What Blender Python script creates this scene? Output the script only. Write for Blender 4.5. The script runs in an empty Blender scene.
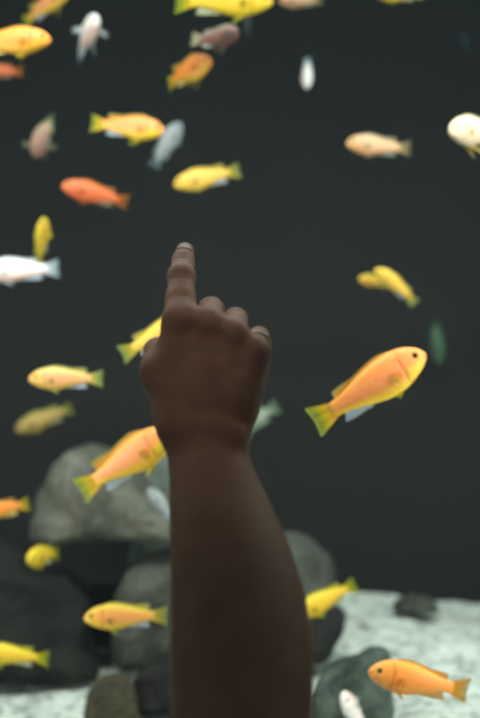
import bpy, bmesh, math, random
import numpy as np
from mathutils import Vector, Matrix, Euler, noise

sc = bpy.context.scene
COL = sc.collection
CAMZ = 1.45
FPX = 718 * 50.0 / 36.0
R = math.radians


def P(px, py, d):
    """point at distance d in front of the viewer along the given sight line"""
    return Vector(((px - 240) / FPX * d, d, CAMZ - (py - 359) / FPX * d))


def srgb(r, g, b):
    def f(c):
        c /= 255.0
        return c / 12.92 if c <= 0.04045 else ((c + 0.055) / 1.055) ** 2.4
    return (f(r), f(g), f(b), 1.0)


# ------------------------------------------------------------------ helpers
def link(name, me, mat=None, parent=None):
    o = bpy.data.objects.new(name, me)
    COL.objects.link(o)
    if mat:
        me.materials.append(mat)
    if parent:
        o.parent = parent
    return o


def tag(o, label, cat, group=None, kind=None):
    o['label'] = label
    if cat:
        o['category'] = cat
    if group:
        o['group'] = group
    if kind:
        o['kind'] = kind
    return o


def mesh_from(name, verts, faces, smooth=True):
    me = bpy.data.meshes.new(name)
    me.from_pydata([tuple(v) for v in verts], [], [tuple(f) for f in faces])
    me.update()
    if smooth:
        me.polygons.foreach_set('use_smooth', [True] * len(me.polygons))
    return me


def box_mesh(name, x0, x1, y0, y1, z0, z1):
    v = [(x, y, z) for x in (x0, x1) for y in (y0, y1) for z in (z0, z1)]
    f = [(0, 1, 3, 2), (4, 6, 7, 5), (0, 4, 5, 1), (2, 3, 7, 6), (0, 2, 6, 4), (1, 5, 7, 3)]
    return mesh_from(name, v, f, False)


# ---------------------------------------------------------------- materials
def new_mat(name):
    m = bpy.data.materials.new(name)
    m.use_nodes = True
    nt = m.node_tree
    nt.nodes.clear()
    out = nt.nodes.new('ShaderNodeOutputMaterial')
    return m, nt, out


def rock_mat(name, c0, c1, scale=9.0, bump=0.6):
    m, nt, out = new_mat(name)
    N, L = nt.nodes, nt.links
    b = N.new('ShaderNodeBsdfPrincipled')
    b.inputs['Roughness'].default_value = 0.95
    b.inputs['Specular IOR Level'].default_value = 0.15
    tc = N.new('ShaderNodeTexCoord')
    n1 = N.new('ShaderNodeTexNoise'); n1.inputs['Scale'].default_value = scale; n1.inputs['Detail'].default_value = 8
    n2 = N.new('ShaderNodeTexNoise'); n2.inputs['Scale'].default_value = scale * 7; n2.inputs['Detail'].default_value = 5
    mx = N.new('ShaderNodeMath'); mx.operation = 'MULTIPLY_ADD'
    mx.inputs[1].default_value = 0.4
    rp = N.new('ShaderNodeValToRGB')
    rp.color_ramp.elements[0].position = 0.52; rp.color_ramp.elements[0].color = c0
    rp.color_ramp.elements[1].position = 0.88; rp.color_ramp.elements[1].color = c1
    L.new(tc.outputs['Object'], n1.inputs['Vector']); L.new(tc.outputs['Object'], n2.inputs['Vector'])
    L.new(n2.outputs['Fac'], mx.inputs[0]); L.new(n1.outputs['Fac'], mx.inputs[2])
    L.new(mx.outputs[0], rp.inputs['Fac']); L.new(rp.outputs['Color'], b.inputs['Base Color'])
    bp = N.new('ShaderNodeBump'); bp.inputs['Strength'].default_value = bump; bp.inputs['Distance'].default_value = 0.01
    L.new(mx.outputs[0], bp.inputs['Height']); L.new(bp.outputs['Normal'], b.inputs['Normal'])
    L.new(b.outputs['BSDF'], out.inputs['Surface'])
    return m


def plain_mat(name, c, rough=0.8, metal=0.0, nscale=20, namp=0.15, spec=0.5):
    m, nt, out = new_mat(name)
    N, L = nt.nodes, nt.links
    b = N.new('ShaderNodeBsdfPrincipled')
    b.inputs['Roughness'].default_value = rough
    b.inputs['Metallic'].default_value = metal
    b.inputs['Specular IOR Level'].default_value = spec
    tc = N.new('ShaderNodeTexCoord')
    n1 = N.new('ShaderNodeTexNoise'); n1.inputs['Scale'].default_value = nscale; n1.inputs['Detail'].default_value = 4
    rp = N.new('ShaderNodeValToRGB')
    rp.color_ramp.elements[0].position = 0.3
    rp.color_ramp.elements[1].position = 0.7
    rp.color_ramp.elements[0].color = tuple(x * (1 - namp) for x in c[:3]) + (1,)
    rp.color_ramp.elements[1].color = tuple(min(1, x * (1 + namp)) for x in c[:3]) + (1,)
    L.new(tc.outputs['Object'], n1.inputs['Vector'])
    L.new(n1.outputs['Fac'], rp.inputs['Fac']); L.new(rp.outputs['Color'], b.inputs['Base Color'])
    L.new(b.outputs['BSDF'], out.inputs['Surface'])
    return m


def attr_mat(name, fin=False, rough=0.5):
    """colour is a mesh attribute computed from the fish anatomy, broken up by noise"""
    m, nt, out = new_mat(name)
    N, L = nt.nodes, nt.links
    at = N.new('ShaderNodeAttribute'); at.attribute_name = 'Col'
    tc = N.new('ShaderNodeTexCoord')
    if fin:
        wv = N.new('ShaderNodeTexNoise'); wv.inputs['Scale'].default_value = 160; wv.inputs['Detail'].default_value = 2
    else:
        wv = N.new('ShaderNodeTexVoronoi'); wv.inputs['Scale'].default_value = 330
    L.new(tc.outputs['Object'], wv.inputs['Vector'])
    mr = N.new('ShaderNodeMapRange')
    mr.inputs['To Min'].default_value = 0.88; mr.inputs['To Max'].default_value = 1.08
    L.new(wv.outputs[0], mr.inputs['Value'])
    mul = N.new('ShaderNodeMix'); mul.data_type = 'RGBA'; mul.blend_type = 'MULTIPLY'; mul.inputs[0].default_value = 1.0
    L.new(at.outputs['Color'], mul.inputs[6]); L.new(mr.outputs['Result'], mul.inputs[7])
    if not fin:
        b = N.new('ShaderNodeBsdfPrincipled')
        b.inputs['Roughness'].default_value = rough
        b.inputs['Specular IOR Level'].default_value = 0.3
        b.inputs['Subsurface Weight'].default_value = 0.25
        b.inputs['Subsurface Radius'].default_value = (0.012, 0.006, 0.003)
        b.inputs['Subsurface Scale'].default_value = 0.6
        L.new(mul.outputs[2], b.inputs['Base Color'])
        L.new(b.outputs['BSDF'], out.inputs['Surface'])
    else:
        d = N.new('ShaderNodeBsdfDiffuse'); t = N.new('ShaderNodeBsdfTranslucent'); tr = N.new('ShaderNodeBsdfTransparent')
        L.new(mul.outputs[2], d.inputs['Color']); L.new(mul.outputs[2], t.inputs['Color'])
        m1 = N.new('ShaderNodeMixShader'); m1.inputs[0].default_value = 0.45
        L.new(d.outputs[0], m1.inputs[1]); L.new(t.outputs[0], m1.inputs[2])
        m2 = N.new('ShaderNodeMixShader')
        L.new(at.outputs['Alpha'], m2.inputs[0])
        L.new(tr.outputs[0], m2.inputs[1]); L.new(m1.outputs[0], m2.inputs[2])
        L.new(m2.outputs[0], out.inputs['Surface'])
    return m


M_BODY = attr_mat('fish_skin')
M_FIN = attr_mat('fish_fin', fin=True)
M_EYE = attr_mat('fish_eye', rough=0.15)
M_ROCK = rock_mat('grey_green_rock', srgb(36, 38, 32), srgb(80, 83, 73), 16)
M_ROCK7 = rock_mat('algae_rock', srgb(26, 35, 30), srgb(74, 88, 79), 20)
M_ROCK6 = rock_mat('dull_grey_rock', srgb(28, 32, 28), srgb(68, 74, 66), 14)
M_ROCK2 = rock_mat('brown_rock', srgb(30, 29, 20), srgb(62, 61, 46), 14)
M_ROCK3 = rock_mat('shade_darkened_rock', srgb(11, 12, 11), srgb(27, 29, 26), 12)  # near-black base colour carries the shade low in the rock pile
M_ROCK4 = rock_mat('darkened_grey_rock', srgb(24, 27, 23), srgb(62, 67, 59), 14)  # shade under the slab put into the colour; also used for the pebble
M_ROCK5 = rock_mat('blue_grey_rock', srgb(54, 62, 56), srgb(92, 104, 96), 12)

# ---------------------------------------------------------------- setting
TX0, TX1 = -1.25, 1.25
GY0, GY1 = 0.757, 0.777          # the pane
BY = 2.02                         # back of the tank
SANDZ = CAMZ - 0.478
TOPZ = 2.35


def struct(o):
    o['kind'] = 'structure'
    return o


m_wall = plain_mat('dark_tank_paint', srgb(17, 17, 17), 0.9, 0, 4, 0.12, .12)
m_hall = plain_mat('dark_hall_paint', srgb(34, 34, 35), 0.9, 0, 6, 0.1)
struct(link('wall_back', box_mesh('wall_back', TX0 - .05, TX1 + .05, BY, BY + .05, .8, TOPZ), m_wall))
struct(link('wall_left', box_mesh('wall_left', TX0 - .05, TX0, GY0, BY, .8, TOPZ), m_wall))
struct(link('wall_right', box_mesh('wall_right', TX1, TX1 + .05, GY0, BY, .8, TOPZ), m_wall))
struct(link('wall_front', box_mesh('wall_front', TX0 - .05, TX1 + .05, GY0 - .03, GY1 + .02, 0, .9), m_hall))
struct(link('trim_1', box_mesh('trim_1', TX0 - .05, TX1 + .05, GY0 - .03, GY1 + .02, 2.3, TOPZ + .9), m_hall))
struct(link('floor', box_mesh('floor', -2.5, 2.5, -2.5, GY0 - .03, -.05, 0), plain_mat('hall_carpet', srgb(40, 38, 40), 1, 0, 60)))
struct(link('trim_2', box_mesh('trim_2', TX0 - .05, TX1 + .05, GY1 + .02, BY + .05, .75, .8), m_wall))

# glass pane
m, nt, out = new_mat('clear_glass')
N, L = nt.nodes, nt.links
tr = N.new('ShaderNodeBsdfTransparent'); tr.inputs['Color'].default_value = (0.97, 0.985, 0.98, 1)
gl = N.new('ShaderNodeBsdfGlossy'); gl.inputs['Roughness'].default_value = 0.02
fr = N.new('ShaderNodeFresnel'); fr.inputs['IOR'].default_value = 1.25
mx = N.new('ShaderNodeMixShader')
ge = N.new('ShaderNodeNewGeometry'); iv = N.new('ShaderNodeMath'); iv.operation = 'SUBTRACT'; iv.inputs[0].default_value = 1
ml = N.new('ShaderNodeMath'); ml.operation = 'MULTIPLY'
L.new(ge.outputs['Backfacing'], iv.inputs[1]); L.new(iv.outputs[0], ml.inputs[0]); L.new(fr.outputs[0], ml.inputs[1])
L.new(ml.outputs[0], mx.inputs[0]); L.new(tr.outputs[0], mx.inputs[1]); L.new(gl.outputs[0], mx.inputs[2])
L.new(mx.outputs[0], out.inputs['Surface'])
M_GLASS = m
struct(link('window_1', box_mesh('window_1', TX0, TX1, GY0, GY1, .9, 2.3), M_GLASS))

# water: faint haze
m, nt, out = new_mat('hazy_water')
N, L = nt.nodes, nt.links
vs = N.new('ShaderNodeVolumeScatter')
vs.inputs['Color'].default_value = (0.62, 0.84, 0.85, 1)
vs.inputs['Density'].default_value = 0.017
vs.inputs['Anisotropy'].default_value = 0.1
L.new(vs.outputs[0], out.inputs['Volume'])
water = link('water', box_mesh('water', TX0 + .001, TX1 - .001, GY1 + .001, BY - .001, SANDZ - .1, 2.2), m)
tag(water, 'clear dark tank water with faint green haze behind the glass', 'water', kind='stuff')

# sand
rng = random.Random(4)


def sand_h(x, y):
    z = SANDZ + .022 * noise.noise(Vector((x * 3.2, y * 3.2, 1.7))) + .008 * noise.noise(Vector((x * 13, y * 13, 4)))
    z -= .022 * max(0, min(1, (-x - .05) / .2))
    return z + .006 * noise.noise(Vector((x * 40, y * 40, 9)))


nx, ny = 150, 110
vs_, fs_ = [], []
for j in range(ny):
    for i in range(nx):
        x = TX0 + .002 + (TX1 - TX0 - .004) * i / (nx - 1)
        y = GY1 + .022 + (BY - GY1 - .024) * j / (ny - 1)
        z = sand_h(x, y)
        vs_.append((x, y, z))
for j in range(ny - 1):
    for i in range(nx - 1):
        a = j * nx + i
        fs_.append((a, a + 1, a + nx + 1, a + nx))
m, nt, out = new_mat('pale_sand')
N, L = nt.nodes, nt.links
b = N.new('ShaderNodeBsdfPrincipled'); b.inputs['Roughness'].default_value = 1; b.inputs['Specular IOR Level'].default_value = .1
tc = N.new('ShaderNodeTexCoord')
n1 = N.new('ShaderNodeTexVoronoi'); n1.inputs['Scale'].default_value = 75
n2 = N.new('ShaderNodeTexNoise'); n2.inputs['Scale'].default_value = 34; n2.inputs['Detail'].default_value = 8
ad = N.new('ShaderNodeMath'); ad.operation = 'MULTIPLY_ADD'; ad.inputs[1].default_value = 0.45
rp = N.new('ShaderNodeValToRGB')
rp.color_ramp.elements[0].position = .42; rp.color_ramp.elements[0].color = srgb(70, 84, 76)
rp.color_ramp.elements[1].position = .80; rp.color_ramp.elements[1].color = srgb(172, 185, 176)
L.new(tc.outputs['Object'], n1.inputs['Vector']); L.new(tc.outputs['Object'], n2.inputs['Vector'])
L.new(n1.outputs['Distance'], ad.inputs[0]); L.new(n2.outputs['Fac'], ad.inputs[2])
L.new(ad.outputs[0], rp.inputs['Fac']); L.new(rp.outputs['Color'], b.inputs['Base Color'])
bp = N.new('ShaderNodeBump'); bp.inputs['Strength'].default_value = 1; bp.inputs['Distance'].default_value = .008
L.new(ad.outputs[0], bp.inputs['Height']); L.new(bp.outputs['Normal'], b.inputs['Normal'])
L.new(b.outputs['BSDF'], out.inputs['Surface'])
tag(link('sand', mesh_from('sand', vs_, fs_), m), 'pale grey green coarse sand covering the tank floor', 'sand', kind='stuff')


# ---------------------------------------------------------------- rocks
def rock(label, poly, d, depth, mat, seed, rest=True, rough=1.0, p=3.2, rot=0):
    """a boulder from its outline: the outline is swept through its depth, rounded off and roughened"""
    pts = [P(x, y, d) for x, y in poly]
    zb = min(v.z for v in pts)
    xm = (min(v.x for v in pts) + max(v.x for v in pts)) / 2
    if rest:                                   # stand on the sand
        hw = (max(v.x for v in pts) - min(v.x for v in pts)) / 2
        z0 = max(sand_h(xm + hw * i_ / 5, d + depth / 2 * j_ / 3) for i_ in range(-5, 6) for j_ in range(-3, 4)) + .006
        zt_ = max(v.z for v in pts)
        pts = [Vector((v.x, v.y, zt_ - (zt_ - v.z) * (zt_ - z0) / (zt_ - zb))) for v in pts]
        zb = z0
    # even resampling of the closed outline
    n = len(pts)
    seg = [(pts[(i + 1) % n] - pts[i]).length for i in range(n)]
    tot = sum(seg)
    K = 84
    ring = []
    i, acc_ = 0, 0.0
    for k in range(K):
        t = tot * k / K
        while acc_ + seg[i] < t:
            acc_ += seg[i]; i += 1
        ring.append(pts[i].lerp(pts[(i + 1) % n], (t - acc_) / seg[i]))
    for _ in range(3):
        ring = [(ring[k - 1] + ring[k] * 2 + ring[(k + 1) % K]) / 4 for k in range(K)]
    c = sum(ring, Vector()) / K
    size = (max(v.x for v in ring) - min(v.x for v in ring) + max(v.z for v in ring) - zb) / 2
    M_ = 36
    off = Vector((seed * 3.7, seed * 1.3, seed * 2.1))
    vs, fs = [], []
    for m_ in range(M_ + 1):
        ph = math.pi * m_ / M_
        w_ = -math.cos(ph)
        w_ = math.copysign(abs(w_) ** .9, w_)
        sc_ = max(0.0, 1 - abs(w_) ** p) ** (1 / p)
        for k in range(K):
            q = c + (ring[k] - c) * sc_
            q = Vector((q.x, d + w_ * depth / 2, q.z))
            nn = (q - c).normalized()
            u_ = (q - c) / size
            dz = .07 * noise.noise(u_ * 2.2 + off) + .04 * noise.noise(u_ * 5 + off) + .03 * abs(noise.noise(u_ * 9 + off)) + .012 * noise.noise(u_ * 22 + off)
            q += nn * (dz * size * rough - .01 * size)
            if rest:
                q.z = max(q.z, zb + (q.z - zb) * .05)
            vs.append(q)
    for m_ in range(M_):
        for k in range(K):
            fs.append((m_ * K + k, m_ * K + (k + 1) % K, (m_ + 1) * K + (k + 1) % K, (m_ + 1) * K + k))
    base_ = Vector((c.x, d, zb))
    me = mesh_from('rock', [v - base_ for v in vs], fs)
    bm = bmesh.new(); bm.from_mesh(me)
    bmesh.ops.remove_doubles(bm, verts=bm.verts, dist=1e-5)
    bmesh.ops.recalc_face_normals(bm, faces=bm.faces)
    bm.to_mesh(me); bm.free()
    o = link('rock', me, mat)
    o.location = base_
    tag(o, label, 'rock')
    return o


rock('broad grey rock slab on top of the left pile, behind large orange fish',
     [(33, 538), (33, 515), (42, 490), (55, 465), (66, 448), (85, 442), (100, 446), (118, 462), (135, 480), (155, 496), (175, 505), (215, 512),
      (246, 522), (250, 538), (200, 541), (160, 536), (110, 533), (70, 535)], 1.60, .24, M_ROCK, 3, rest=False, p=3.6)
rock('tall grey green boulder rising behind the wrist at the back',
     [(138, 668), (134, 560), (138, 470), (150, 444), (185, 434), (225, 438), (240, 470), (244, 540), (250, 668)], 1.87, .16, M_ROCK5, 7)
rock('upright mottled boulder under the slab, left of the forearm',
     [(114, 704), (110, 668), (117, 640), (117, 615), (122, 592), (130, 574), (145, 558), (165, 549), (200, 547), (220, 560), (224, 620), (222, 704)], 1.56, .15, M_ROCK4, 11)
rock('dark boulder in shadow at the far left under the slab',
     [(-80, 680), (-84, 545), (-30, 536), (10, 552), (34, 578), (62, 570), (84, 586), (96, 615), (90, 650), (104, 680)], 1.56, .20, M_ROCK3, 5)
rock('added dark stone standing in for shade in the gap between the two left boulders',
     [(66, 668), (70, 610), (82, 590), (100, 584), (120, 588), (134, 606), (140, 668)], 1.71, .08, M_ROCK3, 29, p=2.6)  # added dark rock that paints the shade between the boulders
rock('added low dark stone at the bottom edge touching the forearm on the left',
     [(128, 735), (132, 696), (146, 668), (172, 662), (200, 664), (216, 690), (222, 735)], 1.31, .08, M_ROCK3, 33, p=2.6)  # added to cover pale sand where the pile stays dark
rock('brown rounded stone at the bottom edge, left of the forearm',
     [(82, 726), (86, 700), (93, 684), (108, 674), (124, 676), (138, 690), (146, 726)], 1.295, .08, M_ROCK2, 9, p=2.4)
rock('grey rounded boulder just right of the forearm beside yellow fish',
     [(262, 664), (270, 560), (284, 536), (300, 532), (318, 544), (331, 565), (335, 592), (330, 620), (336, 664)], 1.72, .16, M_ROCK6, 13, p=2.6)
rock('low dark boulder standing in for shade between forearm and pale sand',
     [(262, 690), (290, 640), (308, 612), (332, 606), (347, 612), (344, 640), (334, 662), (326, 690)], 1.56, .13, M_ROCK3, 17, p=2.6)  # dark mass in place of the shading below the grey boulder
rock('low mossy rock on the sand under the orange fish at bottom right',
     [(308, 735), (316, 702), (324, 680), (340, 666), (362, 657), (376, 649), (389, 656), (393, 682), (388, 735)], 1.29, .11, M_ROCK7, 21, p=2.6)
rock('small dark stone at the far edge of the pale sand',
     [(393, 613), (397, 600), (410, 595), (428, 597), (437, 606), (438, 614)], 1.85, .06, M_ROCK4, 25, p=2.4)


# ---------------------------------------------------------------- fish
def hermite(xs, ys, x):
    xs = np.array(xs); ys = np.array(ys)
    m_ = np.gradient(ys, xs)
    i = np.clip(np.searchsorted(xs, x) - 1, 0, len(xs) - 2)
    h = xs[i + 1] - xs[i]; t = (x - xs[i]) / h
    return ((2 * t**3 - 3 * t**2 + 1) * ys[i] + (t**3 - 2 * t**2 + t) * h * m_[i]
            + (-2 * t**3 + 3 * t**2) * ys[i + 1] + (t**3 - t**2) * h * m_[i + 1])


S_ = [0, .03, .08, .15, .25, .35, .45, .60, .75, .88, 1.0]
UP = [.014, .052, .088, .120, .144, .150, .147, .126, .093, .066, .057]
LO = [.014, .042, .072, .100, .130, .146, .147, .122, .086, .058, .050]
WD = [.010, .036, .057, .076, .091, .096, .093, .076, .051, .028, .007]


def mixc(a, b, t):
    t = max(0.0, min(1.0, t))
    return tuple(a[k] * (1 - t) + b[k] * t for k in range(3))


def sstep(a, b, x):
    t = max(0.0, min(1.0, (x - a) / (b - a)))
    return t * t * (3 - 2 * t)


PAL = {  # back, flank, belly, fin, fin edge, head
    'orange': dict(back=(242, 160, 76), flank=(248, 158, 92), belly=(240, 200, 52), fin=(232, 208, 56), edge=(150, 176, 84), anal=(178, 200, 205), head=(246, 164, 84)),
    'deep': dict(back=(232, 140, 44), flank=(228, 132, 44), belly=(196, 152, 36), fin=(208, 180, 40), edge=(150, 150, 60), anal=(220, 200, 90), head=(240, 150, 48)),
    'amber': dict(back=(246, 168, 70), flank=(246, 156, 70), belly=(240, 165, 76), fin=(222, 170, 60), edge=(190, 160, 70), anal=(215, 170, 90), head=(250, 172, 84)),
    'red': dict(back=(232, 124, 60), flank=(226, 110, 56), belly=(214, 104, 52), fin=(206, 118, 46), edge=(150, 110, 50), anal=(150, 130, 90), head=(236, 132, 74)),
    'yellow': dict(back=(226, 206, 48), flank=(232, 196, 52), belly=(222, 196, 36), fin=(206, 200, 44), edge=(130, 160, 60), anal=(190, 200, 150), head=(230, 206, 48)),
    'gold': dict(back=(226, 196, 70), flank=(232, 186, 80), belly=(214, 186, 60), fin=(190, 184, 66), edge=(140, 164, 110), anal=(170, 190, 190), head=(228, 194, 72)),
    'goldpeach': dict(back=(222, 196, 66), flank=(240, 166, 92), belly=(226, 186, 60), fin=(190, 184, 66), edge=(140, 164, 110), anal=(170, 190, 200), head=(228, 186, 66)),
    'peach': dict(back=(222, 204, 110), flank=(240, 176, 118), belly=(226, 190, 90), fin=(196, 200, 100), edge=(140, 160, 110), anal=(176, 196, 210), head=(232, 190, 90)),
    'olive': dict(back=(140, 132, 62), flank=(150, 130, 66), belly=(128, 116, 56), fin=(130, 132, 54), edge=(90, 100, 50), anal=(120, 120, 70), head=(146, 130, 70)),  # yellowish fish, dimness of distance put into the colour
    'mustard': dict(back=(176, 158, 44), flank=(182, 150, 44), belly=(160, 120, 40), fin=(160, 150, 40), edge=(110, 120, 50), anal=(140, 130, 60), head=(184, 160, 50)),
    'white': dict(back=(232, 236, 232), flank=(232, 226, 218), belly=(205, 180, 168), fin=(176, 196, 204), edge=(150, 178, 182), anal=(180, 196, 210), head=(238, 238, 232)),
    'cream': dict(back=(240, 226, 196), flank=(236, 208, 172), belly=(206, 192, 160), fin=(220, 200, 90), edge=(190, 190, 140), anal=(220, 200, 90), head=(240, 220, 180)),
    'beige': dict(back=(220, 194, 150), flank=(222, 184, 138), belly=(206, 158, 104), fin=(170, 160, 110), edge=(120, 126, 100), anal=(140, 150, 140), head=(222, 176, 118)),
    'pink': dict(back=(190, 176, 140), flank=(186, 152, 132), belly=(170, 132, 116), fin=(150, 168, 118), edge=(110, 140, 110), anal=(150, 160, 140), head=(190, 160, 136)),
    'maroon': dict(back=(156, 142, 138), flank=(112, 66, 52), belly=(100, 58, 46), fin=(190, 186, 160), edge=(196, 200, 150), anal=(190, 190, 170), head=(150, 110, 100)),
    'greyblue': dict(back=(170, 186, 188), flank=(172, 184, 184), belly=(150, 164, 166), fin=(130, 156, 164), edge=(110, 140, 150), anal=(130, 150, 160), head=(150, 166, 172)),
    'sage': dict(back=(112, 132, 112), flank=(106, 122, 106), belly=(90, 108, 92), fin=(104, 126, 104), edge=(80, 104, 84), anal=(90, 110, 90), head=(106, 122, 106)),
    'green': dict(back=(40, 84, 54), flank=(42, 88, 56), belly=(36, 70, 46), fin=(48, 100, 60), edge=(40, 80, 52), anal=(40, 80, 52), head=(58, 110, 70)),  # far-back dimness put into the colour
    'teal': dict(back=(64, 104, 112), flank=(64, 104, 112), belly=(54, 90, 96), fin=(54, 92, 98), edge=(44, 78, 82), anal=(44, 78, 82), head=(64, 104, 112)),  # pale blue fish, dimmed in colour for its distance
    'smoke': dict(back=(120, 132, 128), flank=(116, 126, 122), belly=(104, 116, 110), fin=(104, 118, 112), edge=(80, 100, 94), anal=(80, 100, 94), head=(116, 126, 122)),
}


def set_cols(me, cols):
    at = me.color_attributes.new('Col', 'FLOAT_COLOR', 'POINT')
    at.data.foreach_set('color', [c for col in cols for c in col])


def lin(c, a=1.0):
    r = srgb(*c)
    return (r[0], r[1], r[2], a)


def tropical_fish(label, cx, cy, d, lpx, a, t=0, roll=0, bend=0.0, pal='orange', up=None, group='fish swimming in the tank',
                  deep=1.0, dorsal=1.0, spread=0.45, pelvic=1.0, cat='fish', pect=1.0, tone=None):
    tone = tone or (1.0 if d < 1.1 else .74 if d < 1.22 else .60)      # farther fish darkened in colour to offset overbright lamp light
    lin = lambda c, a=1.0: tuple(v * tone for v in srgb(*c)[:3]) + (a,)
    pc = PAL[pal]
    L_ = lpx * d / FPX
    Lb = .845 * L_
    deep *= 1.22
    root = bpy.data.objects.new('tropical_fish', None)
    root.empty_display_size = .02
    COL.objects.link(root)
    a_, t_ = R(a), R(t)
    h = Vector((math.cos(t_) * math.cos(a_), -math.sin(t_), math.cos(t_) * math.sin(a_)))
    u = Vector(up) if up else Vector((0, 0, 1))
    lft = u.cross(h).normalized()
    u2 = h.cross(lft).normalized()
    M = Matrix((h, lft, u2)).transposed()
    M = M @ Matrix.Rotation(R(roll), 3, 'X')
    root.rotation_euler = M.to_euler()
    root.location = P(cx, cy, d)
    tag(root, label, cat, group)

    # local frame: x forward with the snout at +L/2, y left, z up; spine bends sideways
    k = bend / L_
    sn = .5 * L_

    def df(x, y, z):
        q = x                     # signed distance from the middle
        if abs(k) < 1e-6:
            return (x, y, z)
        w = 1 if q < 0 else .45   # tail bends more than the head
        kk = k * w
        th = kk * q
        return (math.sin(th) / kk - y * math.sin(th), (1 - math.cos(th)) / kk + y * math.cos(th), z)

    # body ---------------------------------------------------------------
    ns, nr = 44, 28
    vs, fs, cs = [], [], []
    for i in range(ns):
        s = (i / (ns - 1)) ** 1.35
        hu = float(hermite(S_, UP, s)) * Lb * deep
        hl = float(hermite(S_, LO, s)) * Lb * deep
        w = float(hermite(S_, WD, s)) * Lb
        cz = -.012 * Lb * (1 - s) ** 3        # snout a little low
        for j in range(nr):
            th = 2 * math.pi * j / nr
            c_, s_ = math.cos(th), math.sin(th)
            z = (hu if s_ > 0 else hl) * s_
            y = w * math.copysign(abs(c_) ** .9, c_)
            # mouth notch and gill groove
            x = sn - s * Lb
            if s < .05 and abs(s_) < .35:
                y *= .82
            g = math.exp(-((s - (.235 + .035 * (1 - s_ * s_))) / .009) ** 2) * (1 if abs(s_) < .8 else .3)
            y *= 1 - .07 * g
            vs.append(df(x, y, z + cz))
            zz = s_
            col = mixc(pc['flank'], pc['back'], sstep(.35, .95, zz))
            col = mixc(col, pc['belly'], sstep(.15, .75, -zz))
            col = mixc(pc['head'], col, sstep(.10, .24, s))
            col = mixc(col, pc['belly'], sstep(-.1, .3, -zz) * (1 - sstep(.2, .34, s)) * sstep(.03, .1, s))
            col = mixc(col, pc['fin'], .35 * sstep(.88, 1, s))
            col = mixc(col, (col[0] * .72, col[1] * .6, col[2] * .5), .75 * g)
            if s < .035 and abs(s_ + .1) < .3:
                col = mixc(col, (col[0] * .6, col[1] * .5, col[2] * .45), .6)
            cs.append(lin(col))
    for i in range(ns - 1):
        for j in range(nr):
            fs.append((i * nr + j, i * nr + (j + 1) % nr, (i + 1) * nr + (j + 1) % nr, (i + 1) * nr + j))
    fs.append(tuple(range(nr))[::-1])
    fs.append(tuple((ns - 1) * nr + j for j in range(nr)))
    me = mesh_from('body', vs, fs); set_cols(me, cs)
    link('body', me, M_BODY, root)

    def topz(s):
        return float(hermite(S_, UP, s)) * Lb * deep - .012 * Lb * (1 - s) ** 3

    def botz(s):
        return -float(hermite(S_, LO, s)) * Lb * deep - .012 * Lb * (1 - s) ** 3

    def sheet(name, rows, colf, thick=.004):
        """rows[i][j] points, i along the root, j from root to edge; a thin closed sheet"""
        ni, nj = len(rows), len(rows[0])
        vs, fs, cs = [], [], []
        for side in (1, -1):
            for i in range(ni):
                for j in range(nj):
                    p, nrm = rows[i][j]
                    tk = thick * Lb * (1 - .85 * j / (nj - 1)) * side
                    vs.append(df(*(p + nrm * tk)))
                    cs.append(colf(i / (ni - 1), j / (nj - 1)))
        n_ = ni * nj
        for i in range(ni - 1):
            for j in range(nj - 1):
                q = i * nj + j
                fs.append((q, q + 1, q + nj + 1, q + nj))
                fs.append((n_ + q, n_ + q + nj, n_ + q + nj + 1, n_ + q + 1))
        rim = [i * nj for i in range(ni)] + [(ni - 1) * nj + j for j in range(1, nj)] + \
              [i * nj + nj - 1 for i in range(ni - 2, -1, -1)] + [j for j in range(nj - 2, 0, -1)]
        for q in range(len(rim)):
            e0, e1 = rim[q], rim[(q + 1) % len(rim)]
            fs.append((e0, n_ + e0, n_ + e1, e1))
        me = mesh_from(name, vs, fs); set_cols(me, cs)
        return link(name, me, M_FIN, root)

    Yv = Vector((0, 1, 0))

    def fincol(base, alpha0=.97, alpha1=.6, edge=None):
        edge = edge or pc['edge']

        def f(i, j):
            ray = .5 + .5 * math.sin(i * 60)
            c = mixc(base, edge, sstep(.45, 1, j) * .8 + .12 * ray)
            return lin(c, alpha0 + (alpha1 - alpha0) * sstep(.35, 1, j))
        return f

    # dorsal fin
    rows = []
    for i in range(26):
        q = i / 25
        s = .27 + .64 * q
        ht = (.018 + .020 * sstep(0, .25, q) + .045 * sstep(.6, .9, q)) * (1 - .9 * sstep(.93, 1, q)) * Lb * dorsal
        ht *= sstep(-.02, .1, q) + .05
        back = (.10 + .55 * sstep(.5, 1, q)) * ht * 1.3
        rows.append([(Vector((sn - s * Lb - back * e * e, 0, topz(s) - .006 * Lb + (ht + .006 * Lb) * e)), Yv) for e in [k_ / 6 for k_ in range(7)]])
    sheet('dorsal_fin', rows, fincol(mixc(pc['back'], pc['fin'], .35), edge=mixc(pc['edge'], (225, 225, 190), .4)))
    # anal fin
    rows = []
    for i in range(14):
        q = i / 13
        s = .64 + .25 * q
        ht = (.025 + .05 * sstep(0, .8, q)) * (1 - .8 * sstep(.92, 1, q)) * Lb
        rows.append([(Vector((sn - s * Lb - (.3 + .6 * q) * ht * e, 0, botz(s) + .006 * Lb - (ht + .006 * Lb) * e)), Yv) for e in [k_ / 5 for k_ in range(6)]])
    sheet('anal_fin', rows, fincol(mixc(pc['anal'], (235, 240, 240), .35), .97, .85, edge=pc['anal']))
    # tail fin
    rows = []
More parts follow.
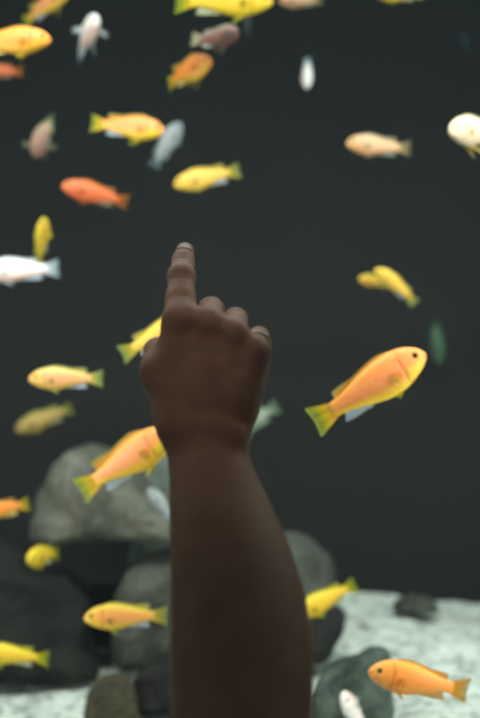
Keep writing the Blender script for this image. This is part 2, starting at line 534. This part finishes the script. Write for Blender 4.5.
    for i in range(25):
        q = i / 24 * 2 - 1
        ln = (.155 + .025 * abs(q) ** 1.6 - .02 * (1 if abs(q) > .97 else 0)) * L_
        z0 = q * .052 * Lb * deep
        ang = q * spread
        rr = []
        for e in [k_ / 7 for k_ in range(8)]:
            x = sn - .945 * Lb - (ln + .05 * Lb) * e * math.cos(ang * .6)
            z = z0 + math.sin(ang) * ln * e * (.75 + .25 * e)
            rr.append((Vector((x, .004 * Lb * math.sin(q * 9) * e, z)), Yv))
        rows.append(rr)
    tf = fincol(pc['fin'], .97, .6)
    sheet('tail_fin', rows, lambda i, j: tuple(x * (1 - y) + z * y for x, z, y in zip(lin(mixc(pc['flank'], pc['fin'], .35)), tf(i, j), [sstep(.1, .5, j)] * 4)))
    # pelvic and pectoral fins
    for sd in (1, -1):
        rows = []
        for i in range(8):
            q = i / 7
            s = .33 + .05 * q
            ln = (.17 - .08 * q) * Lb * pelvic
            dr = Vector((-.86, .30 * sd, -.5 + .12 * q)).normalized()
            b0 = Vector((sn - s * Lb, sd * .03 * Lb, botz(s) + .012 * Lb))
            rows.append([(b0 + dr * ln * e * (1 if q < .9 else .9), Yv) for e in [k_ / 5 for k_ in range(6)]])
        sheet('pelvic_fin', rows, fincol(pc['fin'], .97, .75))
        rows = []
        for i in range(11):
            q = i / 10 * 2 - 1
            s = .285
            wy = float(hermite(S_, WD, s)) * Lb * .93
            ln = (.13 - .03 * q * q) * Lb * pect
            b0 = Vector((sn - s * Lb, sd * wy, -.025 * Lb + q * .018 * Lb))
            dr = Vector((-.92, (.22 if pect == 1 else 2.0) * sd, -.15 + q * .34 * (1 if pect == 1 else 1.6))).normalized()
            rows.append([(b0 + dr * ln * e, Vector((.3, sd * .9, 0))) for e in [k_ / 5 for k_ in range(6)]])
        sheet('pectoral_fin', rows, fincol(mixc(pc['fin'], pc['flank'], .65), .75, .3), .002)
        # eye
        s = .105
        wy = float(hermite(S_, WD, s)) * Lb
        ez = .32 * float(hermite(S_, UP, s)) * Lb * deep
        er = .033 * Lb
        bm = bmesh.new()
        bmesh.ops.create_uvsphere(bm, u_segments=20, v_segments=12, radius=1)
        vs, cs = [], []
        fs = [[v.index for v in f.verts] for f in bm.faces]
        for v in bm.verts:
            vz = v.co.z      # pole looks outward
            rad = math.hypot(v.co.x, v.co.y)
            c = (14, 14, 14) if (vz > 0 and rad < .58) else mixc((116, 118, 44), pc['head'], .15)
            if vz > 0 and rad > .9:
                c = (120, 96, 50)
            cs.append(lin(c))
            vs.append(df(sn - s * Lb + v.co.x * er, sd * (wy * .86 + vz * er * .55), ez + v.co.y * er))
        bm.free()
        me = mesh_from('eye', vs, fs); set_cols(me, cs)
        link('eye', me, M_EYE, root)
    return root


F = tropical_fish
CAMUP = (0, -1, .25)
# nearest, sharp
F('large sharp orange fish climbing toward upper right, alone right of the hand', 370, 387.5, 1.02, 132, 32, -4, 6, .12, 'orange', deep=1.05, dorsal=.7, pelvic=.6)
F('large orange fish with yellow tail half hidden behind the forearm', 127, 461, 1.12, 118, 33, 14, 4, -.25, 'orange', dorsal=1.2)
F('orange fish with dark eye facing left over the mossy rock at bottom right', 419, 681, 1.04, 106, 166, 8, 0, -.1, 'amber', dorsal=.7, pelvic=.7)
F('yellow orange fish facing left, low beside the left edge of the forearm', 126, 616.5, 1.2, 83, 180.5, 4, 0, .1, 'goldpeach')
F('yellow fish partly behind the thumb, only rear half showing', 158, 336, 1.18, 82, 27, 0, 0, .1, 'gold')
F('pale peach fish facing left at mid height on the left side', 66, 378.5, 1.25, 73, 180, 6, 0, .25, 'peach')
F('yellow fish curving up out from behind the lower forearm on the right', 325, 600, 1.35, 70, 208, 0, 0, .35, 'yellow')
F('yellow fish cut off by the bottom left edge, tail to the right', 12, 655, 1.3, 74, 174, 0, 0, .1, 'yellow', deep=.9, tone=0.62)
F('small yellow fish seen head on above the dark left boulder', 43, 556, 1.45, 68, 160, 74, 0, .1, 'yellow')
F('orange yellow fish cut off by the left edge beside the rock slab', -1, 510, 1.4, 62, 192, 0, 0, .1, 'deep')
# mid
F('dim olive fish sloping down to the left above the rock slab', 44, 419, 1.72, 62, 202, 0, 0, 0, 'olive', tone=.9)
F('orange fish with yellow tail heading right in the upper left area', 128, 127, 1.38, 76, -8, 10, 0, -.2, 'orange', pelvic=1.4)
F('reddish orange fish heading left above the fingertip level on the left', 95, 194, 1.5, 67, 166, 8, 0, .3, 'red')
F('pale yellow fish pointing down left directly above the fingertip', 207, 177.5, 1.5, 68, 194, 8, 0, -.1, 'gold', pelvic=.7)
F('orange brown fish entering from the left edge near the top, facing right', 8, 42, 1.2, 88, 2, 6, 0, .1, 'deep')
F('plump orange fish with yellow fins turning right, high above the hand', 188, 72, 1.4, 60, 16, 36, 0, .5, 'deep', deep=1.35, dorsal=1.8, pelvic=1.7)
F('yellow orange fish cut by the top edge above the maroon fish', 224, 1, 1.3, 98, 0, 0, 12, .1, 'yellow', pelvic=1.2)
F('yellow orange fish cut by the top edge at the far left', 47, 5, 1.5, 62, 28, 20, 0, .2, 'orange', dorsal=1.6, pelvic=1.6)
F('dark maroon fish with pale fins near the top centre', 217, 38, 1.38, 56, -4, 34, -10, -.8, 'maroon', deep=1.35, pelvic=1.5)
F('white fish facing the glass near the top left', 86, 38, 1.5, 80, 25, 64, 0, .3, 'white', pelvic=1.6, pect=1.6, deep=1.1, tone=.9)
F('faint orange fish tail cut by the left edge below the orange brown fish', -2, 71, 1.6, 50, 178, 0, 0, .1, 'red')
F('blurred pinkish grey fish turned away near the upper left edge', 44, 137, 1.55, 84, 200, -62, 0, .2, 'pink', deep=1.2, pect=1.5, tone=0.75)
F('blurred pale blue grey fish tilted behind the upper orange fish', 167, 145, 1.62, 52, 56, 14, 0, .1, 'greyblue', up=(-.6, -.3, .5), deep=1.15, tone=0.62)
F('small bright yellow fish seen from above with its side fins spread', 42, 241, 1.4, 50, 78, 26, 0, .3, 'yellow', up=(-.75, -.66, 0), spread=.2, pect=2.2)
F('white fish cut by the left edge under the small yellow fish', 20, 270, 1.48, 76, 183, 5, 0, .15, 'white', tone=0.8)
F('tiny white fish diving head down near the top right of centre', 307, 73, 1.7, 34, -92, 14, 0, .1, 'white', up=(.9, -.45, 0), tone=.9)
F('beige fish facing left in the upper right area', 378, 146, 1.5, 66, 177, 10, 0, .3, 'beige')
F('cream fish with yellow belly fin cut by the right edge', 478, 132, 1.25, 78, 184, 30, 0, .2, 'cream', deep=1.25, pelvic=2.2)
F('curled yellow fish with tail hanging down, right of the fingertip', 396, 285, 1.55, 54, 142, 10, 0, .7, 'gold', up=(.35, -.6, .7), tone=0.75)
F('mustard fish just left of the curled yellow fish', 374, 281, 1.68, 38, 175, 30, 0, .2, 'mustard', tone=.9)
F('blurred green fish far back above the large sharp orange fish', 437, 341, 1.93, 44, -85, 0, 0, .1, 'green', up=(1, -.25, 0), spread=.3)
F('greyish green fish tail showing right of the wrist', 250, 423, 1.7, 66, 212, 0, 0, .1, 'sage', tone=.9)
F('blue grey fish in the rock gap left of the forearm', 162, 506, 1.40, 48, 125, 20, 0, .2, 'greyblue', tone=0.5)
F('pale blue white fish rising at the bottom edge right of the forearm', 356, 716, 1.22, 76, 118, 30, 0, .1, 'white', up=(-.5, -.8, .25), tone=0.8)
F('dim grey fish hanging below the top yellow fish', 247, 22, 1.75, 42, 92, 20, 0, .1, 'smoke')
F('beige fish barely entering at the top edge, right of centre', 301, 1, 1.6, 44, 180, 0, 0, .1, 'beige')
F('yellow fish fin tip at the top edge toward the right', 400, -5, 1.5, 46, 180, 0, 0, .1, 'yellow')
F('faint blue fish far back in the top right corner', 466, 45, 1.9, 28, 120, 50, 0, .1, 'teal')


# ---------------------------------------------------------------- arm and hand
HV = 0.0014
# table of forearm rows: py, left px, right px
rows = [(396, 172, 238), (418, 161, 244), (437, 164.5, 245), (466, 168.5, 253), (500, 169.5, 269), (533, 170, 284), (564, 170.5, 296),
        (600, 170.5, 306), (635, 170.5, 312), (675, 170.5, 314), (718, 171, 313), (790, 174, 308), (860, 184, 300), (905, 192, 292)]


def dofpy(py):
    return .672 - (py - 437) * (.122 / 281)


zt, cxT, cyT, aT, bT = [], [], [], [], []
for py, l, r in rows:
    d = dofpy(py)
    A, B = P(l, py, d), P(r, py, d)
    zt.append(A.z); cxT.append((A.x + B.x) / 2); cyT.append(d)
    a_ = (B.x - A.x) / 2
    aT.append(a_); bT.append(a_ * (.40 if py < 400 else .55 if py < 420 else .70 if py < 440 else .82))
zt = np.array(zt)
o_ = np.argsort(zt)
zt = zt[o_]; cxT = np.array(cxT)[o_]; cyT = np.array(cyT)[o_]; aT = np.array(aT)[o_]; bT = np.array(bT)[o_]

lo = np.array([-.085, .42, P(0, 915, .47).z]); hi = np.array([.065, .765, P(0, 232, .74).z])
n3 = np.ceil((hi - lo) / HV).astype(int) + 1
gx = (lo[0] + HV * np.arange(n3[0])).astype(np.float32)
gy = (lo[1] + HV * np.arange(n3[1])).astype(np.float32)
gz = (lo[2] + HV * np.arange(n3[2])).astype(np.float32)
zsplit = P(0, 445, .66).z      # hand grid above, forearm only below
BIG = .05


def smin(a, b, k):
    h = np.clip(.5 + .5 * (b - a) / k, 0, 1)
    return b * (1 - h) + a * h - k * h * (1 - h)


def rcone(X, Y, Z, a, b, r1, r2):
    a = np.array(a, np.float32); b = np.array(b, np.float32)
    ba = b - a
    l2 = float(ba @ ba); rr = r1 - r2; a2 = max(l2 - rr * rr, 1e-9); il2 = 1 / l2
    pax, pay, paz = X - a[0], Y - a[1], Z - a[2]
    y = pax * ba[0] + pay * ba[1] + paz * ba[2]
    z = y - l2
    vx, vy, vz = pax * l2 - ba[0] * y, pay * l2 - ba[1] * y, paz * l2 - ba[2] * y
    x2 = vx * vx + vy * vy + vz * vz
    y2 = y * y * l2; z2 = z * z * l2
    k = np.sign(rr) * rr * rr * x2
    d = (np.sqrt(x2 * a2 * il2) + y * rr) * il2 - r1
    c1 = np.sign(z) * a2 * z2 > k
    c2 = np.sign(y) * a2 * y2 < k
    d = np.where(c2, np.sqrt(x2 + y2) * il2 - r1, d)
    d = np.where(c1, np.sqrt(x2 + z2) * il2 - r2, d)
    return d


def hp(px, py, d):
    v = P(px, py, d)
    return (v.x, v.y, v.z)


def forearm(X, Y, Z):
    z = Z[0, 0, :] if Z.ndim == 3 else Z
    cx = hermite(zt, cxT, np.clip(z, zt[0], zt[-1])).astype(np.float32)
    cy = hermite(zt, cyT, np.clip(z, zt[0], zt[-1])).astype(np.float32)
    a = hermite(zt, aT, np.clip(z, zt[0], zt[-1])).astype(np.float32)
    b = hermite(zt, bT, np.clip(z, zt[0], zt[-1])).astype(np.float32)
    q = np.sqrt(((X - cx) / a) ** 2 + ((Y - cy) / b) ** 2)
    f = (q - 1) * np.minimum(a, b) * .9
    f = np.maximum(f, Z - zt[-1])
    return f


iz = int(np.searchsorted(gz, zsplit))
# whole forearm field
X, Y, Z = np.meshgrid(gx, gy, gz[:iz + 1], indexing='ij', sparse=True)
Zf = np.broadcast_to(Z, (1, 1, Z.shape[2]))
Flow = forearm(X, Y, Zf)
el = hp(242, 905, dofpy(905))
Flow = smin(Flow, rcone(X, Y, Z, el, (el[0] + .03, .30, el[2] - .02), .040, .046), .02).astype(np.float32)

# hand field
X, Y, Z = np.meshgrid(gx, gy, gz[iz - 24:], indexing='ij', sparse=True)
fa = forearm(X, Y, np.broadcast_to(Z, (1, 1, Z.shape[2])))
mcp = dict(i=hp(180, 321, .686), m=hp(207, 324, .683), r=hp(233, 335, .681), p=hp(255, 351, .679))
wr = dict(i=hp(184, 424, .671), m=hp(199, 424, .670), r=hp(214, 424, .670), p=hp(229, 424, .671))
palm = None
for k_, r1, r2 in (('i', .0120, .0112), ('m', .0125, .0112), ('r', .0125, .0105), ('p', .0110, .0092)):
    f = rcone(X, Y, Z, wr[k_], mcp[k_], r1, r2)
    palm = f if palm is None else smin(palm, f, .012)
# palm fill on the glass side, heel of the hand
palm = smin(palm, rcone(X, Y, Z, hp(200, 395, .682), hp(216, 350, .692), .018, .014), .012)
palm = smin(palm, rcone(X, Y, Z, hp(236, 400, .678), hp(248, 368, .684), .0135, .0125), .012)
# thumb
th = rcone(X, Y, Z, hp(182, 416, .674), hp(156.5, 371, .688), .0125, .0112)
th = smin(th, rcone(X, Y, Z, hp(156.5, 371, .688), hp(158, 352, .704), .0110, .0098), .005)
th = smin(th, rcone(X, Y, Z, hp(158, 352, .704), hp(171, 345, .726), .0098, .0075), .004)
palm = smin(palm, th, .010)
palm = smin(palm, rcone(X, Y, Z, hp(170, 372, .686), hp(174, 345, .688), .009, .009), .012)
palm = smin(palm, fa, .016)


def chain(pts, rad, k=.003):
    f = None
    for q in range(len(pts) - 1):
        g = rcone(X, Y, Z, pts[q], pts[q + 1], rad[q], rad[q + 1])
        f = g if f is None else smin(f, g, k)
    return f


IDX = [mcp['i'], hp(180.5, 300, .699), hp(181.3, 277, .714), hp(183, 262, .733), hp(184.8, 251.5, .7492)]
IR = [.0112, .0104, .0091, .0081, .0070]
fi = chain(IDX, IR)
# soft swelling at the middle joint
fi = smin(fi, rcone(X, Y, Z, hp(180, 277, .713), hp(183, 277, .713), .0084, .0084), .004)
FM = [mcp['m'], hp(211, 310, .722), hp(211, 338, .738), hp(209, 352, .718)]
fm = chain(FM, [.0108, .0092, .0086, .0078])
FR = [mcp['r'], hp(235.5, 319.5, .718), hp(236, 346, .733), hp(234, 360, .714)]
frg = chain(FR, [.0100, .0084, .0080, .0072])
FP = [mcp['p'], hp(258.6, 337.5, .708), hp(257.5, 362, .724), hp(253, 376, .708)]
fp = chain(FP, [.0088, .0074, .0070, .0064])
H = None
for f, k_ in ((fi, .008), (fm, .005), (frg, .005), (fp, .005)):
    g = smin(palm, f, k_)
    H = g if H is None else np.minimum(H, g)


def groove(pts, amp, s):
    global H
    d2 = None
    for q in range(len(pts) - 1):
        g = rcone(X, Y, Z, pts[q], pts[q + 1], 0.0001, 0.00005)
        d2 = g if d2 is None else np.minimum(d2, g)
    H = H + amp * np.exp(-(d2 / s) ** 2).astype(np.float32)


# creases over the index joints, tendons and knuckle hollows on the back of the hand
groove([hp(168, 273, .704), hp(181, 272.5, .7025), hp(193, 274, .704)], .0009, .0012)
groove([hp(170, 278, .702), hp(181, 278, .7005), hp(193, 278, .702)], .0009, .0012)
groove([hp(174, 259, .722), hp(183, 258, .720), hp(193, 259, .722)], .0005, .0012)
groove([hp(194, 330, .676), hp(197, 352, .672)], .0012, .005)
groove([hp(221, 338, .674), hp(219, 356, .670)], .0014, .005)
groove([hp(245, 352, .672), hp(240, 368, .668)], .0012, .005)
groove([hp(181, 322, .6745), hp(181, 323, .6745)], -.0004, .006)
groove([hp(207, 325, .6715), hp(207, 326, .6715)], -.0008, .006)
groove([hp(233, 336, .670), hp(233, 337, .670)], -.0007, .0055)
groove([hp(256, 352, .670), hp(256, 353, .670)], -.0006, .005)
groove([hp(212, 411, .652), hp(230, 414, .653), hp(246, 423, .660)], .0012, .003)
groove([hp(238, 436, .656), hp(239, 437, .656)], -.0016, .008)

# stitch the two fields (they share the rows iz-24 .. iz)
full = np.empty((n3[0], n3[1], n3[2]), np.float32)
full[:, :, :iz - 24] = Flow[:, :, :iz - 24]
ov = 25
wgt = np.linspace(0, 1, ov, dtype=np.float32)[None, None, :]
full[:, :, iz - 24:iz + 1] = Flow[:, :, iz - 24:iz + 1] * (1 - wgt) + H[:, :, :ov] * wgt
full[:, :, iz + 1:] = H[:, :, ov:]
full[0] = np.maximum(full[0], .001); full[-1] = np.maximum(full[-1], .001)
full[:, 0] = np.maximum(full[:, 0], .001); full[:, -1] = np.maximum(full[:, -1], .001)
full[:, :, 0] = np.maximum(full[:, :, 0], .001); full[:, :, -1] = np.maximum(full[:, :, -1], .001)


def surface_nets(Fd, origin, h):
    ins = Fd < 0
    cnt = np.zeros(tuple(n - 1 for n in Fd.shape), np.int8)
    for a in (0, 1):
        for b in (0, 1):
            for c in (0, 1):
                cnt += ins[a:ins.shape[0] - 1 + a, b:ins.shape[1] - 1 + b, c:ins.shape[2] - 1 + c]
    act = (cnt > 0) & (cnt < 8)
    ci, cj, ck = np.nonzero(act)
    idx = np.full(act.shape, -1, np.int32)
    idx[ci, cj, ck] = np.arange(len(ci))
    acc = np.zeros((len(ci), 3)); num = np.zeros(len(ci))
    corners = [(a, b, c) for a in (0, 1) for b in (0, 1) for c in (0, 1)]
    for p in corners:
        for ax in range(3):
            if p[ax] == 1:
                continue
            q = list(p); q[ax] = 1
            f0 = Fd[ci + p[0], cj + p[1], ck + p[2]].astype(float)
            f1 = Fd[ci + q[0], cj + q[1], ck + q[2]].astype(float)
            x = (f0 < 0) != (f1 < 0)
            t = np.where(x, f0 / np.where(x, f0 - f1, 1), 0)
            pt = np.tile(np.array(p, float), (len(ci), 1)); pt[:, ax] = t
            acc[x] += pt[x]; num[x] += 1
    V = (np.stack([ci, cj, ck], 1) + acc / num[:, None]) * h + origin
    quads = []
    for ax in range(3):
        sl0 = [slice(None)] * 3; sl1 = [slice(None)] * 3
        sl0[ax] = slice(0, -1); sl1[ax] = slice(1, None)
        A, B = ins[tuple(sl0)], ins[tuple(sl1)]
        e = np.nonzero(A != B)
        e = [np.array(v) for v in e]
        u, w = (ax + 1) % 3, (ax + 2) % 3
        ok = (e[u] > 0) & (e[w] > 0) & (e[u] < Fd.shape[u] - 1) & (e[w] < Fd.shape[w] - 1)
        e = [v[ok] for v in e]
        flip = A[tuple(e)]

        def cell(du, dw):
            c = [e[0].copy(), e[1].copy(), e[2].copy()]
            c[u] -= du; c[w] -= dw
            return idx[c[0], c[1], c[2]]
        q = np.stack([cell(1, 1), cell(0, 1), cell(0, 0), cell(1, 0)], 1)
        q[~flip] = q[~flip][:, ::-1]
        quads.append(q)
    return V, np.concatenate(quads)


V, Q = surface_nets(full, lo, HV)
ctr = Vector(V.mean(0))
base = Vector((cxT[0], cyT[0], zt[0]))
me = bpy.data.meshes.new('person')
me.from_pydata((V - np.array(base)).tolist(), [], Q.tolist())
me.validate()
me.polygons.foreach_set('use_smooth', [True] * len(me.polygons))
me.update()

m, nt, out = new_mat('tan_skin')
N, L = nt.nodes, nt.links
b = N.new('ShaderNodeBsdfPrincipled')
b.inputs['Roughness'].default_value = .55
b.inputs['Specular IOR Level'].default_value = .3
b.inputs['Subsurface Weight'].default_value = .35
b.inputs['Subsurface Radius'].default_value = (.010, .004, .002)
b.inputs['Subsurface Scale'].default_value = .5
tc = N.new('ShaderNodeTexCoord')
n1 = N.new('ShaderNodeTexNoise'); n1.inputs['Scale'].default_value = 45; n1.inputs['Detail'].default_value = 6
n2 = N.new('ShaderNodeTexVoronoi'); n2.inputs['Scale'].default_value = 700
rp = N.new('ShaderNodeValToRGB')
rp.color_ramp.elements[0].position = .3; rp.color_ramp.elements[0].color = srgb(172, 134, 112)
rp.color_ramp.elements[1].position = .75; rp.color_ramp.elements[1].color = srgb(192, 152, 128)
L.new(tc.outputs['Object'], n1.inputs['Vector']); L.new(tc.outputs['Object'], n2.inputs['Vector'])
L.new(n1.outputs['Fac'], rp.inputs['Fac']); L.new(rp.outputs['Color'], b.inputs['Base Color'])
bp = N.new('ShaderNodeBump'); bp.inputs['Strength'].default_value = .15; bp.inputs['Distance'].default_value = .001
L.new(n2.outputs['Distance'], bp.inputs['Height']); L.new(bp.outputs['Normal'], b.inputs['Normal'])
L.new(b.outputs['BSDF'], out.inputs['Surface'])
person = link('person', me, m)
person.location = base
tag(person, 'bare forearm and right hand raised against the glass, index finger pointing up', 'person')

# fingernail of the index finger
p0, p1 = Vector(IDX[3]), Vector(IDX[4])
ax = (p1 - p0).normalized()
dn = Vector((.05, -1, .25)); dn = (dn - ax * dn.dot(ax)).normalized()
sd = ax.cross(dn).normalized()
ln = (p1 - p0).length
vs, fs = [], []
nu, nv = 12, 11
for i in range(nu):
    q = i / (nu - 1)
    for j in range(nv):
        an = (j / (nv - 1) * 2 - 1) * R(58) * (1 - .25 * (1 - q) ** 3)
        r = .0080 + (.0070 - .0080) * (.35 + .65 * q) + .0000
        tip = max(0, q - .72) / .28
        qq = .42 + .62 * q - .06 * abs(j / (nv - 1) * 2 - 1) ** 2 * (1 if q > .5 else -.8)
        c = p0 + ax * ln * qq
        r2 = r * (1 - .10 * tip * tip)
        vs.append(c + dn * math.cos(an) * r2 + sd * math.sin(an) * r2)
for i in range(nu - 1):
    for j in range(nv - 1):
        q = i * nv + j
        fs.append((q, q + 1, q + nv + 1, q + nv))
me = mesh_from('fingernail', [v - base for v in vs], fs)
nail = link('fingernail', me, plain_mat('nail', srgb(184, 142, 124), .4, 0, 300, .06), person)
mod = nail.modifiers.new('s', 'SOLIDIFY'); mod.thickness = .0004; mod.offset = 1
nail['label'] = 'short bare index fingernail'

# ring on the little finger
pa, pb = Vector(FP[0]), Vector(FP[1])
ax = (pb - pa).normalized()
rc = pa + (pb - pa) * .50
rr_ = .0088 + (.0074 - .0088) * .50 + .0009
bm = bmesh.new()
prof = [(-.0011, 0), (-.0009, .0008), (0, .0011), (.0009, .0008), (.0011, 0), (.0006, -.0004), (-.0006, -.0004)]
nseg = 48
e1 = ax.orthogonal().normalized(); e2 = ax.cross(e1)
ringv = []
for i in range(nseg):
    an = 2 * math.pi * i / nseg
    dv = e1 * math.cos(an) + e2 * math.sin(an)
    ringv.append([bm.verts.new(dv * (rr_ + q) + ax * p_) for p_, q in prof])
for i in range(nseg):
    for j in range(len(prof)):
        bm.faces.new((ringv[i][j], ringv[i][(j + 1) % len(prof)], ringv[(i + 1) % nseg][(j + 1) % len(prof)], ringv[(i + 1) % nseg][j]))
bmesh.ops.recalc_face_normals(bm, faces=bm.faces)
me = bpy.data.meshes.new('ring'); bm.to_mesh(me); bm.free()
me.polygons.foreach_set('use_smooth', [True] * len(me.polygons))
ring = link('ring', me, plain_mat('silver', srgb(220, 205, 180), .28, 1.0, 200, .05))
ring.location = rc
tag(ring, 'thin metal band ring worn on the little finger', 'ring')

# ---------------------------------------------------------------- light
w = bpy.data.worlds.new('World'); sc.world = w
w.use_nodes = True
w.node_tree.nodes['Background'].inputs['Color'].default_value = (.95, 1.0, 1.0, 1)
w.node_tree.nodes['Background'].inputs['Strength'].default_value = .028


def area(name, loc, target, sx, sy, energy, color):
    l = bpy.data.lights.new(name, 'AREA')
    l.shape = 'RECTANGLE'; l.size = sx; l.size_y = sy; l.energy = energy; l.color = color
    o = bpy.data.objects.new(name, l); COL.objects.link(o)
    o.location = loc
    o.rotation_euler = (Vector(target) - Vector(loc)).to_track_quat('-Z', 'Y').to_euler()
    return o


tl = area('tank_light', (0.0, .79, 2.24), (0.0, 1.57, 1.24), 2.3, .02, 15.5, (1, .97, .92))
tl.data.spread = R(84)
for sx in (-1, 1):
    sl = area('added_side_fill', (sx * .80, .80, CAMZ), (sx * .1, 1.25, CAMZ),  .04, 1.0, 3.7, (1, .97, .92))  # added unseen fill strips that brighten the nearest fish
    sl.data.spread = R(88)
area('tank_top_light', (0.0, 1.38, 2.28), (0.0, 1.42, 1.2), 2.3, .5, 10, (.80, 1, .97))
l = bpy.data.lights.new('added_hand_spot', 'SPOT'); l.energy = 10.5; l.color = (1, .89, .80); l.spot_size = R(14); l.spot_blend = 1; l.shadow_soft_size = .08  # added unseen spot: brightens the hand, leaves the lower arm dark
o = bpy.data.objects.new('added_hand_spot', l); COL.objects.link(o)
o.location = (-.15, .30, 2.5)
tgt = P(190, 290, .70)
o.rotation_euler = (tgt - Vector(o.location)).to_track_quat('-Z', 'Y').to_euler()

# ---------------------------------------------------------------- camera
cd = bpy.data.cameras.new('camera'); cam = bpy.data.objects.new('camera', cd); COL.objects.link(cam)
cam.location = (0, 0, CAMZ); cam.rotation_euler = (R(90), 0, 0)
cd.lens = 50; cd.sensor_width = 36; cd.sensor_fit = 'AUTO'
cd.clip_start = .01
cd.dof.use_dof = True; cd.dof.focus_distance = .81; cd.dof.aperture_fstop = 3.5
sc.camera = cam
sc.view_settings.view_transform = 'Standard'
sc.view_settings.look = 'None'
sc.render.film_transparent = False
